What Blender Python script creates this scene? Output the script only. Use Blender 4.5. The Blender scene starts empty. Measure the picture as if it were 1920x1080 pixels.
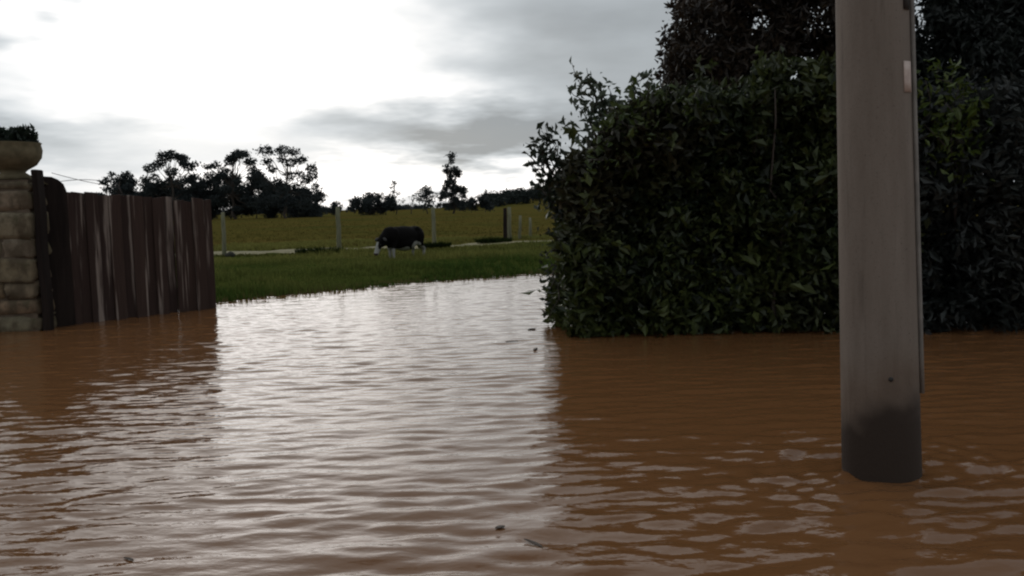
import bpy, bmesh, math, random
import numpy as np
from mathutils import Vector, Matrix

R = math.radians
scene = bpy.context.scene
COL = scene.collection
rnd = random.Random(7)

# ------------------------------------------------------------------ camera
F, CX, CY = 1600.0, 960.0, 540.0
CAM_H = 1.4
PITCH = math.atan((540 - 387) / F)
ROLL = R(1.2)
fwd = Vector((0, math.cos(PITCH), -math.sin(PITCH)))
up0 = Vector((0, math.sin(PITCH), math.cos(PITCH)))
rt0 = Vector((1, 0, 0))
rt = math.cos(ROLL) * rt0 - math.sin(ROLL) * up0
up = math.sin(ROLL) * rt0 + math.cos(ROLL) * up0
cam_data = bpy.data.cameras.new('camera')
cam = bpy.data.objects.new('camera', cam_data)
COL.objects.link(cam)
cam.matrix_world = Matrix(((rt.x, up.x, -fwd.x, 0), (rt.y, up.y, -fwd.y, 0), (rt.z, up.z, -fwd.z, CAM_H), (0, 0, 0, 1)))
cam_data.sensor_width = 36.0
cam_data.lens = 36.0 * F / 1920.0
cam_data.clip_start = 0.05
cam_data.clip_end = 8000
scene.camera = cam


def at(px, py, Y=None, z=None):
    d = fwd * F + rt * (px - CX) + up * (CY - py)
    t = Y / d.y if Y is not None else (z - CAM_H) / d.z
    return Vector((0, 0, CAM_H)) + d * t


# ------------------------------------------------------------------ render settings
vs = scene.view_settings
vs.view_transform = 'Standard'
vs.look = 'None'
vs.exposure = 0.22
vs.gamma = 1.0
vs.use_curve_mapping = False
scene.render.engine = 'CYCLES'
scene.cycles.use_denoising = True
scene.cycles.filter_width = 2.2
scene.cycles.max_bounces = 6
scene.cycles.diffuse_bounces = 3
scene.cycles.glossy_bounces = 3
scene.cycles.transmission_bounces = 3
scene.cycles.caustics_reflective = False
scene.cycles.caustics_refractive = False

# ------------------------------------------------------------------ node expression helper


class NT:
    def __init__(self, tree):
        self.t = tree

    def n(self, typ, **kw):
        nd = self.t.nodes.new(typ)
        for k, v in kw.items():
            setattr(nd, k, v)
        return nd

    def put(self, sock, v):
        if isinstance(v, (int, float)):
            sock.default_value = v
        elif isinstance(v, (tuple, list)):
            if len(v) == 3 and len(sock.default_value) == 4:
                v = (*v, 1)
            sock.default_value = v
        else:
            self.t.links.new(v, sock)

    def m(self, op, a, b=0.0, c=0.0, clamp=False):
        nd = self.n('ShaderNodeMath', operation=op)
        nd.use_clamp = clamp
        self.put(nd.inputs[0], a)
        self.put(nd.inputs[1], b)
        self.put(nd.inputs[2], c)
        return nd.outputs[0]

    def add(self, a, b): return self.m('ADD', a, b)
    def sub(self, a, b): return self.m('SUBTRACT', a, b)
    def mul(self, a, b): return self.m('MULTIPLY', a, b)
    def div(self, a, b): return self.m('DIVIDE', a, b)

    def comb(self, x, y, z):
        nd = self.n('ShaderNodeCombineXYZ')
        for i, v in enumerate((x, y, z)):
            self.put(nd.inputs[i], v)
        return nd.outputs[0]

    def sep(self, v):
        nd = self.n('ShaderNodeSeparateXYZ')
        self.put(nd.inputs[0], v)
        return nd.outputs

    def noise(self, vec, scale=1.0, detail=3.0, rough=0.5, dist=0.0):
        nd = self.n('ShaderNodeTexNoise')
        self.put(nd.inputs['Vector'], vec)
        nd.inputs['Scale'].default_value = scale
        nd.inputs['Detail'].default_value = detail
        nd.inputs['Roughness'].default_value = rough
        nd.inputs['Distortion'].default_value = dist
        return nd.outputs['Fac']

    def mix(self, f, a, b):
        nd = self.n('ShaderNodeMix', data_type='RGBA')
        self.put(nd.inputs['Factor'], f)
        self.put(nd.inputs[6], a)
        self.put(nd.inputs[7], b)
        return nd.outputs[2]

    def ramp(self, f, stops):
        nd = self.n('ShaderNodeValToRGB')
        self.put(nd.inputs[0], f)
        el = nd.color_ramp.elements
        while len(el) < len(stops):
            el.new(0.5)
        for e, (p, c) in zip(el, stops):
            e.position = p
            e.color = (*c, 1) if len(c) == 3 else c
        return nd.outputs[0]

    def smooth(self, v, a, b):
        nd = self.n('ShaderNodeMapRange', interpolation_type='SMOOTHSTEP')
        self.put(nd.inputs['Value'], v)
        nd.inputs['From Min'].default_value = a
        nd.inputs['From Max'].default_value = b
        return nd.outputs['Result']

    def attr(self, name):
        nd = self.n('ShaderNodeAttribute', attribute_name=name)
        return nd.outputs['Color']

    def scalevec(self, v, s):
        nd = self.n('ShaderNodeVectorMath', operation='MULTIPLY')
        self.put(nd.inputs[0], v)
        nd.inputs[1].default_value = s
        return nd.outputs[0]


# ------------------------------------------------------------------ world: cloudy sky
SUN_AZ, SUN_EL = -0.20, R(17)
world = bpy.data.worlds.new('World')
scene.world = world
world.use_nodes = True
wt = world.node_tree
wt.nodes.clear()
w = NT(wt)
tc = w.n('ShaderNodeTexCoord')
dx, dy, dz = w.sep(tc.outputs['Generated'])
az = w.m('ARCTAN2', dx, dy)
el = w.m('ARCSINE', dz)
zz = w.add(w.m('MAXIMUM', dz, 0.0), 0.16)
pu, pv = w.div(dx, zz), w.div(dy, zz)
plane = w.comb(pu, pv, 0.0)
wn1 = w.sub(w.noise(plane, 1.5, 4, 0.55), 0.5)
wn2 = w.sub(w.noise(w.comb(w.add(pu, 31.7), pv, 4.0), 1.9, 4, 0.55), 0.5)
azw = w.add(az, w.mul(wn1, 0.26))
elw = w.add(el, w.mul(wn2, 0.10))


def lobe(px, py, sx, sy, amp):
    a0 = (px - 960) / F
    e0 = (387 - py) / F
    a = w.div(w.sub(azw, a0), sx / F)
    e = w.div(w.sub(elw, e0), sy / F)
    g = w.m('EXPONENT', w.mul(w.add(w.mul(a, a), w.mul(e, e)), -1.0))
    return w.mul(g, amp)


base = w.add(0.375, w.mul(w.sub(w.noise(w.comb(pu, pv, 9.0), 0.9, 5, 0.55), 0.5), 0.42))
rad = base
for args in ((490, 75, 300, 165, 1.0), (450, -170, 420, 240, 0.55), (250, 130, 330, 110, 0.30), (840, 340, 340, 40, 1.0),
             (520, 345, 260, 34, 0.35), (80, 390, 300, 60, 0.45), (820, 170, 150, 26, 0.28), (430, 250, 420, 60, 0.14),
             (640, 240, 330, 40, -0.17), (900, 250, 230, 34, -0.22), (1050, 60, 330, 60, -0.05), (110, 250, 190, 40, -0.22), (330, 245, 180, 30, -0.03),
             (40, 0, 230, 40, -0.95), (60, 100, 160, 20, -0.45), (250, 35, 100, 26, -0.55)):
    rad = w.add(rad, lobe(*args))
rad = w.m('MAXIMUM', rad, 0.30)
tone = w.mix(w.smooth(rad, 0.35, 1.1), (0.92, 1.0, 1.06), (1.02, 1.0, 0.985))
cl = w.n('ShaderNodeVectorMath', operation='SCALE')
w.put(cl.inputs[0], tone)
w.put(cl.inputs['Scale'], w.mul(rad, 10.0))
sky = w.n('ShaderNodeTexSky', sky_type='NISHITA', sun_disc=False, sun_elevation=SUN_EL, sun_rotation=SUN_AZ)
cover = w.m('MULTIPLY_ADD', w.noise(w.comb(pu, pv, 20.0), 1.2, 3, 0.5), 0.03, 0.97, clamp=True)
skycol = w.mix(cover, sky.outputs[0], cl.outputs[0])
bg = w.n('ShaderNodeBackground')
bg.inputs['Strength'].default_value = 0.1
w.put(bg.inputs['Color'], skycol)
wo = w.n('ShaderNodeOutputWorld')
wt.links.new(bg.outputs[0], wo.inputs[0])

# veiled sun behind the cloud, in front of the camera
sd = bpy.data.lights.new('sun', 'SUN')
sd.energy = 0.5
sd.angle = R(75)
sd.color = (1.0, 0.95, 0.88)
sun = bpy.data.objects.new('sun', sd)
COL.objects.link(sun)
sdir = Vector((math.sin(SUN_AZ) * math.cos(SUN_EL), math.cos(SUN_AZ) * math.cos(SUN_EL), math.sin(SUN_EL)))
sun.rotation_euler = (-sdir).to_track_quat('-Z', 'Y').to_euler()

# ------------------------------------------------------------------ object helpers


def tag(o, label=None, cat=None, group=None, kind=None):
    if label: o['label'] = label
    if cat: o['category'] = cat
    if group: o['group'] = group
    if kind: o['kind'] = kind
    return o


def link(name, me, mat, parent=None):
    o = bpy.data.objects.new(name, me)
    COL.objects.link(o)
    if mat and not me.materials:
        me.materials.append(mat)
    if parent:
        o.parent = parent
    return o


def empty(name, loc, rz=0):
    o = bpy.data.objects.new(name, None)
    COL.objects.link(o)
    o.location = loc
    o.rotation_euler = (0, 0, rz)
    o.empty_display_size = 0.2
    return o


def np_mesh(name, V, faces, smooth=False, colors=None):
    """faces: (n,k) int array"""
    V = np.asarray(V, np.float32)
    faces = np.asarray(faces, np.int32)
    n, k = faces.shape
    me = bpy.data.meshes.new(name)
    me.vertices.add(len(V))
    me.vertices.foreach_set('co', V.ravel())
    me.loops.add(n * k)
    me.loops.foreach_set('vertex_index', faces.ravel())
    me.polygons.add(n)
    me.polygons.foreach_set('loop_start', np.arange(0, n * k, k, dtype=np.int32))
    me.polygons.foreach_set('use_smooth', np.full(n, smooth, dtype=bool))
    if colors is not None:
        a = me.color_attributes.new('tint', 'FLOAT_COLOR', 'POINT')
        c = np.ones((len(V), 4), np.float32)
        c[:, :3] = colors
        a.data.foreach_set('color', c.ravel())
    me.update(calc_edges=True)
    return me


def bm_mesh(name, bm, smooth=False):
    me = bpy.data.meshes.new(name)
    bmesh.ops.recalc_face_normals(bm, faces=bm.faces)
    bm.to_mesh(me)
    bm.free()
    if smooth:
        for p in me.polygons:
            p.use_smooth = True
    return me


def tubes(paths, sides=7):
    """paths: list of (points, radii); returns V, quads (open tubes with a tip cap point)"""
    V, Fc = [], []
    ang = np.linspace(0, 2 * math.pi, sides, endpoint=False)
    for pts, rad_ in paths:
        pts = np.asarray(pts, float)
        base_i = len(V)
        n = len(pts)
        for i in range(n):
            t = pts[min(i + 1, n - 1)] - pts[max(i - 1, 0)]
            t = t / (np.linalg.norm(t) + 1e-9)
            a = np.array((0, 0, 1.0)) if abs(t[2]) < 0.9 else np.array((1.0, 0, 0))
            u = np.cross(t, a); u /= np.linalg.norm(u)
            v = np.cross(t, u)
            for g in ang:
                V.append(pts[i] + rad_[i] * (math.cos(g) * u + math.sin(g) * v))
        for i in range(n - 1):
            for s in range(sides):
                a0 = base_i + i * sides + s
                a1 = base_i + i * sides + (s + 1) % sides
                Fc.append((a0, a1, a1 + sides, a0 + sides))
        V.append(pts[0]); V.append(pts[-1])
        c0, c1 = len(V) - 2, len(V) - 1
        e = base_i + (n - 1) * sides
        for s in range(0, sides):
            Fc.append((base_i + (s + 1) % sides, base_i + s, c0, c0))
            Fc.append((e + s, e + (s + 1) % sides, c1, c1))
    return np.array(V), Fc


def tube_mesh(name, paths, sides=7, smooth=True):
    V, Fc = tubes(paths, sides)
    me = bpy.data.meshes.new(name)
    me.from_pydata([tuple(v) for v in V], [], [f if f[2] != f[3] else f[:3] for f in Fc])
    for p in me.polygons:
        p.use_smooth = smooth
    me.update()
    return me


def leaf_mesh(name, C, D, size, aspect, tint, rs, fold=0.25):
    """one folded diamond leaf per centre C, pointing along D"""
    n = len(C)
    D = D / (np.linalg.norm(D, axis=1, keepdims=True) + 1e-9)
    q = rs.normal(size=(n, 3))
    S = np.cross(D, q); S /= (np.linalg.norm(S, axis=1, keepdims=True) + 1e-9)
    N = np.cross(S, D)
    L = (size * (0.4 + 1.2 * rs.random(n) ** 1.3))[:, None]
    W = L * aspect
    b = C - D * L * 0.5
    t = C + D * L * 0.5 - N * L * 0.12
    m = C - D * L * 0.05
    V = np.stack([b, m + S * W * 0.5 + N * W * fold, t, m - S * W * 0.5 + N * W * fold], 1).reshape(-1, 3)
    i = np.arange(n)[:, None] * 4
    T = np.concatenate([i + np.array([[0, 1, 2]]), i + np.array([[0, 2, 3]])], 0)
    return np_mesh(name, V, T, False, np.repeat(tint, 4, 0))


def vnoise(x, y, seed=0):
    """cheap smooth 2-D noise in about -1..1 from a few sines"""
    r = np.random.RandomState(seed)
    s = 0
    for k in range(6):
        a, f, p, q = r.rand() * 6.28, 0.6 + 1.7 * r.rand(), r.rand() * 6.28, r.rand() * 6.28
        s = s + np.sin(f * (math.cos(a) * x + math.sin(a) * y) + p) * np.cos(f * 0.7 * (math.cos(a + 1.3) * x + math.sin(a + 1.3) * y) + q)
    return s / 3.0


# ------------------------------------------------------------------ materials


def mat(name):
    m = bpy.data.materials.new(name)
    m.use_nodes = True
    nt = m.node_tree
    nt.nodes.clear()
    out = nt.nodes.new('ShaderNodeOutputMaterial')
    p = nt.nodes.new('ShaderNodeBsdfPrincipled')
    nt.links.new(p.outputs[0], out.inputs[0])
    return m, NT(nt), p, out


def bump(x, p, h, strength, dist):
    b = x.n('ShaderNodeBump')
    b.inputs['Strength'].default_value = strength
    b.inputs['Distance'].default_value = dist
    x.put(b.inputs['Height'], h)
    x.t.links.new(b.outputs[0], p.inputs['Normal'])


def foliage_mat(name, rough=0.45, transl=0.3, spec=0.4):
    m, x, p, out = mat(name)
    c = x.attr('tint')
    x.put(p.inputs['Base Color'], c)
    p.inputs['Roughness'].default_value = rough
    p.inputs['Specular IOR Level'].default_value = spec
    tr = x.n('ShaderNodeBsdfTranslucent')
    x.put(tr.inputs['Color'], c)
    mx = x.n('ShaderNodeMixShader')
    mx.inputs[0].default_value = transl
    x.t.links.new(p.outputs[0], mx.inputs[1])
    x.t.links.new(tr.outputs[0], mx.inputs[2])
    x.t.links.new(mx.outputs[0], out.inputs[0])
    return m


M = {}
M['leaf'] = foliage_mat('glossy_leaf', 0.42, 0.28)
M['far_leaf'] = foliage_mat('far_leaf', 0.8, 0.15, 0.1)
M['grass'] = foliage_mat('grass_blade', 0.8, 0.3, 0.03)

m, x, p, o = mat('bark')
g = x.n('ShaderNodeTexCoord').outputs['Object']
n1 = x.noise(x.scalevec(g, (6, 6, 1.2)), 3, 5, 0.6)
x.put(p.inputs['Base Color'], x.ramp(n1, [(0.3, (0.03, 0.022, 0.017)), (0.7, (0.10, 0.08, 0.065))]))
p.inputs['Roughness'].default_value = 0.9
bump(x, p, n1, 0.7, 0.03)
M['bark'] = m

# muddy water
m, x, p, o = mat('muddy_water')
g = x.n('ShaderNodeTexCoord').outputs['Object']
n1 = x.noise(g, 0.35, 3, 0.5)
x.put(p.inputs['Base Color'], x.mix(n1, (0.175, 0.076, 0.028), (0.200, 0.092, 0.038)))
p.inputs['Roughness'].default_value = 0.07
p.inputs['IOR'].default_value = 1.33
n2 = x.noise(x.scalevec(g, (0.45, 1.0, 1.0)), 15.0, 3, 0.5)
bump(x, p, n2, 0.6, 0.010)
M['water'] = m

# field ground
m, x, p, o = mat('field_ground')
g = x.n('ShaderNodeTexCoord').outputs['Object']
gx, gy, gz = x.sep(g)
n1 = x.noise(g, 0.07, 4, 0.6)
n2 = x.noise(g, 1.6, 5, 0.65)
n3 = x.noise(x.scalevec(g, (0.25, 1.0, 1.0)), 0.05, 3, 0.6)
far = x.ramp(n1, [(0.36, (0.075, 0.078, 0.020)), (0.50, (0.118, 0.092, 0.024)), (0.66, (0.090, 0.090, 0.022))])
far = x.mix(x.smooth(n3, 0.5, 0.62), far, (0.125, 0.090, 0.026))
near = x.ramp(n2, [(0.3, (0.036, 0.052, 0.011)), (0.7, (0.080, 0.092, 0.020))])
ff = x.smooth(gy, 24.0, 34.0)
c = x.mix(ff, near, far)
c = x.mix(x.mul(x.smooth(n2, 0.35, 0.75), 0.35), c, (0.035, 0.035, 0.012))
mud = x.smooth(gz, 0.05, -0.02)
c = x.mix(mud, c, (0.07, 0.042, 0.024))
x.put(p.inputs['Base Color'], c)
p.inputs['Roughness'].default_value = 0.95
p.inputs['Specular IOR Level'].default_value = 0.0
bump(x, p, n2, 0.8, 0.15)
M['ground'] = m

m, x, p, o = mat('dry_track')
g = x.n('ShaderNodeTexCoord').outputs['Object']
n2 = x.noise(g, 1.1, 5, 0.65)
x.put(p.inputs['Base Color'], x.ramp(n2, [(0.33, (0.10, 0.095, 0.03)), (0.5, (0.22, 0.19, 0.09)), (0.75, (0.30, 0.26, 0.14))]))
p.inputs['Roughness'].default_value = 0.95
bump(x, p, n2, 0.5, 0.05)
M['path'] = m

# concrete pole with a wet, muddy foot
m, x, p, o = mat('pole_concrete')
g = x.n('ShaderNodeTexCoord').outputs['Object']
gx, gy, gz = x.sep(g)
n1 = x.noise(x.scalevec(g, (1, 1, 0.15)), 9, 5, 0.6)
n2 = x.noise(g, 55, 4, 0.6)
n3 = x.noise(g, 6, 2, 0.5)
c = x.ramp(n1, [(0.3, (0.175, 0.138, 0.110)), (0.7, (0.255, 0.208, 0.172))])
c = x.mix(x.mul(n2, 0.35), c, (0.15, 0.118, 0.095))
n5 = x.noise(x.scalevec(g, (1, 1, 0.06)), 26, 4, 0.65)
c = x.mix(x.mul(x.smooth(n5, 0.55, 0.75), 0.45), c, (0.085, 0.066, 0.052))
n6 = x.noise(g, 120, 2, 0.5)
c = x.mix(x.mul(x.smooth(n6, 0.64, 0.72), 0.6), c, (0.07, 0.055, 0.045))
lvl = x.sub(gz, x.add(x.mul(x.sub(n3, 0.5), 0.26), x.add(x.mul(x.mul(gx, gx), -2.2), x.mul(gx, 0.25))))
wet = x.smooth(lvl, 0.56, 0.30)
c = x.mix(wet, c, (0.030, 0.017, 0.010))
splash = x.mul(x.mul(x.smooth(lvl, 0.75, 0.45), x.sub(1.0, wet)), 0.5)
c = x.mix(splash, c, (0.12, 0.07, 0.04))
x.put(p.inputs['Base Color'], c)
x.put(p.inputs['Roughness'], x.m('MULTIPLY_ADD', wet, -0.15, 0.85))
bump(x, p, x.add(n2, n1), 0.25, 0.008)
M['concrete'] = m


def simple(name, col, rough=0.7, col2=None, scale=8, spec=0.5, bumpd=0.0, stretch=(1, 1, 1), rand=0.0):
    m, x, p, o = mat(name)
    g = x.n('ShaderNodeTexCoord').outputs['Object']
    n1 = x.noise(x.scalevec(g, stretch), scale, 5, 0.6)
    c = x.mix(x.smooth(n1, 0.3, 0.7), col, col2 or tuple(v * 0.65 for v in col))
    if rand:
        oi = x.n('ShaderNodeObjectInfo').outputs['Random']
        c = x.mix(x.mul(oi, rand), c, tuple(v * 0.3 for v in col))
    x.put(p.inputs['Base Color'], c)
    p.inputs['Roughness'].default_value = rough
    p.inputs['Specular IOR Level'].default_value = spec
    if bumpd:
        bump(x, p, n1, 0.8, bumpd)
    M[name] = m
    return m


simple('conduit', (0.27, 0.245, 0.22), 0.6)
simple('sticker', (0.62, 0.50, 0.44), 0.6, (0.50, 0.38, 0.33), 30)
simple('dark_metal', (0.03, 0.026, 0.024), 0.6)
simple('wire_metal', (0.10, 0.09, 0.09), 0.5)
simple('post_wood', (0.23, 0.22, 0.145), 0.85, (0.13, 0.13, 0.075), 12, 0.2, 0.01, (1, 1, 0.15))
simple('dark_post', (0.012, 0.008, 0.007), 0.95, (0.026, 0.018, 0.015), 9, 0.2, 0.01, (1, 1, 0.12))
simple('terracotta', (0.20, 0.165, 0.10), 0.9, (0.12, 0.10, 0.06), 7, 0.2, 0.01)
simple('mortar', (0.15, 0.115, 0.085), 0.95, (0.09, 0.07, 0.05), 10, 0.1, 0.01)
simple('rock', (0.06, 0.055, 0.045), 0.9, (0.03, 0.03, 0.022), 6, 0.2, 0.02)
simple('debris', (0.05, 0.030, 0.018), 0.6)
simple('soil', (0.04, 0.028, 0.018), 0.95)

m, x, p, o = mat('wall_stone')
g = x.n('ShaderNodeTexCoord').outputs['Object']
oi = x.n('ShaderNodeObjectInfo').outputs['Random']
n1 = x.noise(g, 6, 6, 0.65)
n2 = x.noise(x.comb(x.mul(oi, 50.0), x.mul(oi, 31.0), 0.0), 1.0)
tone_ = x.ramp(oi, [(0.0, (0.20, 0.14, 0.09)), (0.3, (0.27, 0.23, 0.155)), (0.55, (0.20, 0.18, 0.115)), (0.8, (0.28, 0.175, 0.10)), (1.0, (0.24, 0.215, 0.17))])
c = x.mix(x.smooth(n1, 0.4, 0.8), tone_, (0.07, 0.055, 0.04))
gw = x.n('ShaderNodeNewGeometry').outputs['Position']
n4 = x.noise(x.scalevec(gw, (1, 1, 0.5)), 5, 4, 0.6)
c = x.mix(x.mul(x.smooth(n4, 0.34, 0.60), 0.88), c, (0.085, 0.064, 0.042))
c = x.mix(x.mul(x.smooth(n1, 0.55, 0.75), 0.4), c, (0.10, 0.11, 0.045))
x.put(p.inputs['Base Color'], c)
p.inputs['Roughness'].default_value = 0.92
p.inputs['Specular IOR Level'].default_value = 0.2
bump(x, p, n1, 0.9, 0.03)
M['stone'] = m

m, x, p, o = mat('weathered_board')
g = x.n('ShaderNodeTexCoord').outputs['Object']
oi = x.n('ShaderNodeObjectInfo').outputs['Random']
ofs = x.comb(x.mul(oi, 40.0), x.mul(oi, 17.0), x.mul(oi, 23.0))
av = x.n('ShaderNodeVectorMath', operation='ADD')
x.put(av.inputs[0], x.scalevec(g, (14.0, 14.0, 0.55)))
x.put(av.inputs[1], ofs)
n1 = x.noise(av.outputs[0], 1.0, 4, 0.6)
av2 = x.n('ShaderNodeVectorMath', operation='ADD')
x.put(av2.inputs[0], x.scalevec(g, (60.0, 60.0, 2.0)))
x.put(av2.inputs[1], ofs)
n2 = x.noise(av2.outputs[0], 1.0, 4, 0.6)
c = x.mix(n2, (0.034, 0.020, 0.016), (0.092, 0.058, 0.047))
c = x.mix(x.mul(oi, 0.55), c, (0.022, 0.014, 0.014))
c = x.mix(x.mul(x.smooth(n1, 0.545, 0.67), 0.85), c, (0.31, 0.25, 0.215))
x.put(p.inputs['Base Color'], c)
p.inputs['Roughness'].default_value = 0.9
p.inputs['Specular IOR Level'].default_value = 0.2
bump(x, p, n2, 0.6, 0.01)
M['board'] = m

m, x, p, o = mat('cow_coat')
g = x.n('ShaderNodeTexCoord').outputs['Object']
n1 = x.noise(g, 14, 4, 0.6)
cc = x.attr('tint')
x.put(p.inputs['Base Color'], x.mix(x.mul(n1, 0.2), cc, (0.01, 0.009, 0.007)))
p.inputs['Roughness'].default_value = 0.85
p.inputs['Specular IOR Level'].default_value = 0.08
bump(x, p, n1, 0.4, 0.02)
M['cow'] = m

# ------------------------------------------------------------------ terrain
edge_x = np.array([-400, -60, -12, -7, -4.6, -3.7, -2.6, -1.2, 0.75, 1.15, 1.9, 4, 12, 60, 400.0])
edge_y = np.array([-200, 2, 11.6, 12.2, 12.9, 14.3, 15.3, 16.2, 17.6, 16.8, 11.3, 10.9, 10.7, 8, -100.0])


def ground_z(X, Y):
    X = np.asarray(X, float); Y = np.asarray(Y, float)
    e = np.interp(X, edge_x, edge_y) + 0.22 * vnoise(X * 1.3, Y * 0.0, 3)
    d = Y - e
    t1 = np.clip((d + 3.0) / 3.0, 0, 1)
    t2 = np.clip(d / 3.5, 0, 1)
    z = -0.6 + 0.6 * t1 + 0.15 * (t2 * t2 * (3 - 2 * t2))
    land = np.clip(d / 2.0, 0, 1)
    z = z + land * (0.035 * vnoise(X * 0.9, Y * 0.9, 5) + 0.02 * vnoise(X * 2.3, Y * 2.3, 6))
    farw = np.clip((Y - 60) / 200, 0, 1)
    z = z + farw * 0.45 * vnoise(X * 0.03, Y * 0.03, 8)
    z = z + 21.0 * np.exp(-(((X - 88) / 70.0) ** 2 + ((Y - 370) / 80.0) ** 2))
    return z


def axis(parts):
    out = [np.array([parts[0][0]])]
    for a, b, n in parts:
        out.append(np.linspace(a, b, n + 1)[1:])
    return np.concatenate(out)


def grid(xs, ys, zf):
    X, Y = np.meshgrid(xs, ys)
    Z = zf(X, Y)
    V = np.stack([X, Y, Z], -1).reshape(-1, 3)
    nx, ny = len(xs), len(ys)
    i = (np.arange(ny - 1)[:, None] * nx + np.arange(nx - 1)[None, :]).ravel()
    Q = np.stack([i, i + 1, i + nx + 1, i + nx], 1)
    return V, Q


xs = axis([(-4000, -400, 6), (-400, -60, 30), (-60, -12, 40), (-12, 12, 120), (12, 60, 40), (60, 400, 40), (400, 4000, 6)])
ys = axis([(-200, -20, 6), (-20, 8, 12), (8, 34, 130), (34, 80, 60), (80, 420, 60), (420, 6000, 8)])
V, Q = grid(xs, ys, ground_z)
ground = link('field', np_mesh('field', V, Q, True), M['ground'])
tag(ground, kind='structure', label='flat pasture rising from the flood water to the far trees')

# ------------------------------------------------------------------ flood water
rw = np.random.RandomState(11)
POLE = at(1652, 905, z=0)
POLE.x *= (POLE.y + 0.18) / POLE.y
POLE.y += 0.18


def wave(X, Y):
    Z = np.zeros_like(X)
    nearf = np.clip((4.75 - Y) / 0.8, 0, 1); nearf = nearf * nearf * (3 - 2 * nearf) * (1 + 0.55 * np.clip(X - 0.2, 0, 1))
    quiet = 1.0 - 0.35 * np.clip((X - 0.1) / 0.8, 0, 1) * np.clip((Y - 4.7) / 0.6, 0, 1)
    patch = (0.92 + 0.62 * nearf) * quiet * (1.0 + 0.0 * X) + 0.35 * vnoise(X * 0.8, Y * 0.55, 21)
    calm = 1.0 - 0.55 * np.exp(-(((X + 1.6) / 0.9) ** 2 + ((Y - 3.5) / 0.55) ** 2))
    N = 90
    lam = np.exp(rw.uniform(math.log(0.085), math.log(0.55), N))
    lam = np.where((lam > 0.3) & (np.arange(N) % 3 > 0), lam * 0.42, lam)
    th = R(90) + R(5) + rw.normal(0, 1, N) * np.where(lam < 0.2, R(13), R(26))
    ph = rw.uniform(0, 6.28, N)
    for i in range(N):
        k = 2 * math.pi / lam[i]
        slope = 0.090 * math.sqrt(2.0 / N)
        fade = 1.0
        if lam[i] < 0.16:
            fade = np.clip((15 - Y) / 5.0, 0.0, 1.0)
        Z += fade * slope / k * np.sin(k * (math.cos(th[i]) * X + math.sin(th[i]) * Y) + ph[i] + 0.8 * np.sin(0.9 * X + 1.7 * i))
    Z *= patch * calm
    # ripples thrown off by the pole
    r = np.hypot(X - POLE.x, Y - POLE.y)
    Z += 0.004 * np.exp(-((r - 0.5) / 0.35) ** 2) * np.sin(2 * math.pi * r / 0.16)
    # long low swells beside the pole
    for yc, x0, x1, am in ((4.72, 0.35, 1.0, 0.010), (4.68, 1.05, 1.75, 0.013), (4.33, 0.7, 1.3, 0.009), (4.40, 2.1, 2.9, 0.010), (5.4, 2.5, 3.3, 0.008)):
        yy = yc + 0.02 * np.sin(7 * X)
        s = np.clip((X - x0) / 0.2, 0, 1) * np.clip((x1 - X) / 0.2, 0, 1)
        Z += am * s * np.exp(-((Y - yy) / 0.045) ** 2)
    out = np.clip((9.5 - np.abs(X)) / 2.0, 0, 1) * np.clip((20 - Y) / 2.0, 0, 1) * np.clip((Y - 1.5) / 0.6, 0, 1)
    return Z * out


xs = axis([(-400, -60, 6), (-60, -9, 10), (-9, -5, 70), (-5, 5, 400), (5, 9, 70), (9, 60, 10), (60, 400, 6)])
ys = axis([(-200, -20, 6), (-20, 1.2, 10), (1.2, 2.8, 30), (2.8, 8, 430), (8, 13, 200), (13, 19, 120), (19, 24, 5), (24, 60, 3)])
V, Q = grid(xs, ys, wave)
water = link('flood_water', np_mesh('flood_water', V, Q, True), M['water'])
WATER_V = V
tag(water, kind='structure', label='brown muddy flood water with small ripples')

# ------------------------------------------------------------------ dry track across the field
pa = [at(-300, 500, z=0.15), at(400, 477, z=0.15), at(640, 467, z=0.15), at(820, 461, z=0.15), at(1000, 454, z=0.15), at(1400, 440, z=0.15)]
pa = [(v.x, v.y) for v in pa]
pts = []
for (x0, y0), (x1, y1) in zip(pa, pa[1:]):
    for k in range(24):
        pts.append((x0 + (x1 - x0) * k / 24, y0 + (y1 - y0) * k / 24))
pts = np.array(pts)
tn = np.gradient(pts, axis=0); tn /= np.linalg.norm(tn, axis=1, keepdims=True)
nr = np.stack([-tn[:, 1], tn[:, 0]], 1)
s = np.arange(len(pts))
half = 1.1 + 0.25 * np.sin(s * 0.7) + 0.2 * np.sin(s * 0.31 + 1)
rows = []
for f in np.linspace(-1, 1, 9):
    q = pts + nr * (f * half)[:, None]
    rows.append(np.column_stack([q, ground_z(q[:, 0], q[:, 1]) + 0.02 - 0.018 * abs(f) ** 3]))
V = np.stack(rows, 1)
n, k = V.shape[:2]
i = (np.arange(n - 1)[:, None] * k + np.arange(k - 1)[None]).ravel()
path = link('dirt_path', np_mesh('dirt_path', V.reshape(-1, 3), np.stack([i, i + k, i + k + 1, i + 1], 1), True), M['path'])
tag(path, kind='structure', label='pale dry track crossing the pasture')

# ------------------------------------------------------------------ grass


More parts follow.
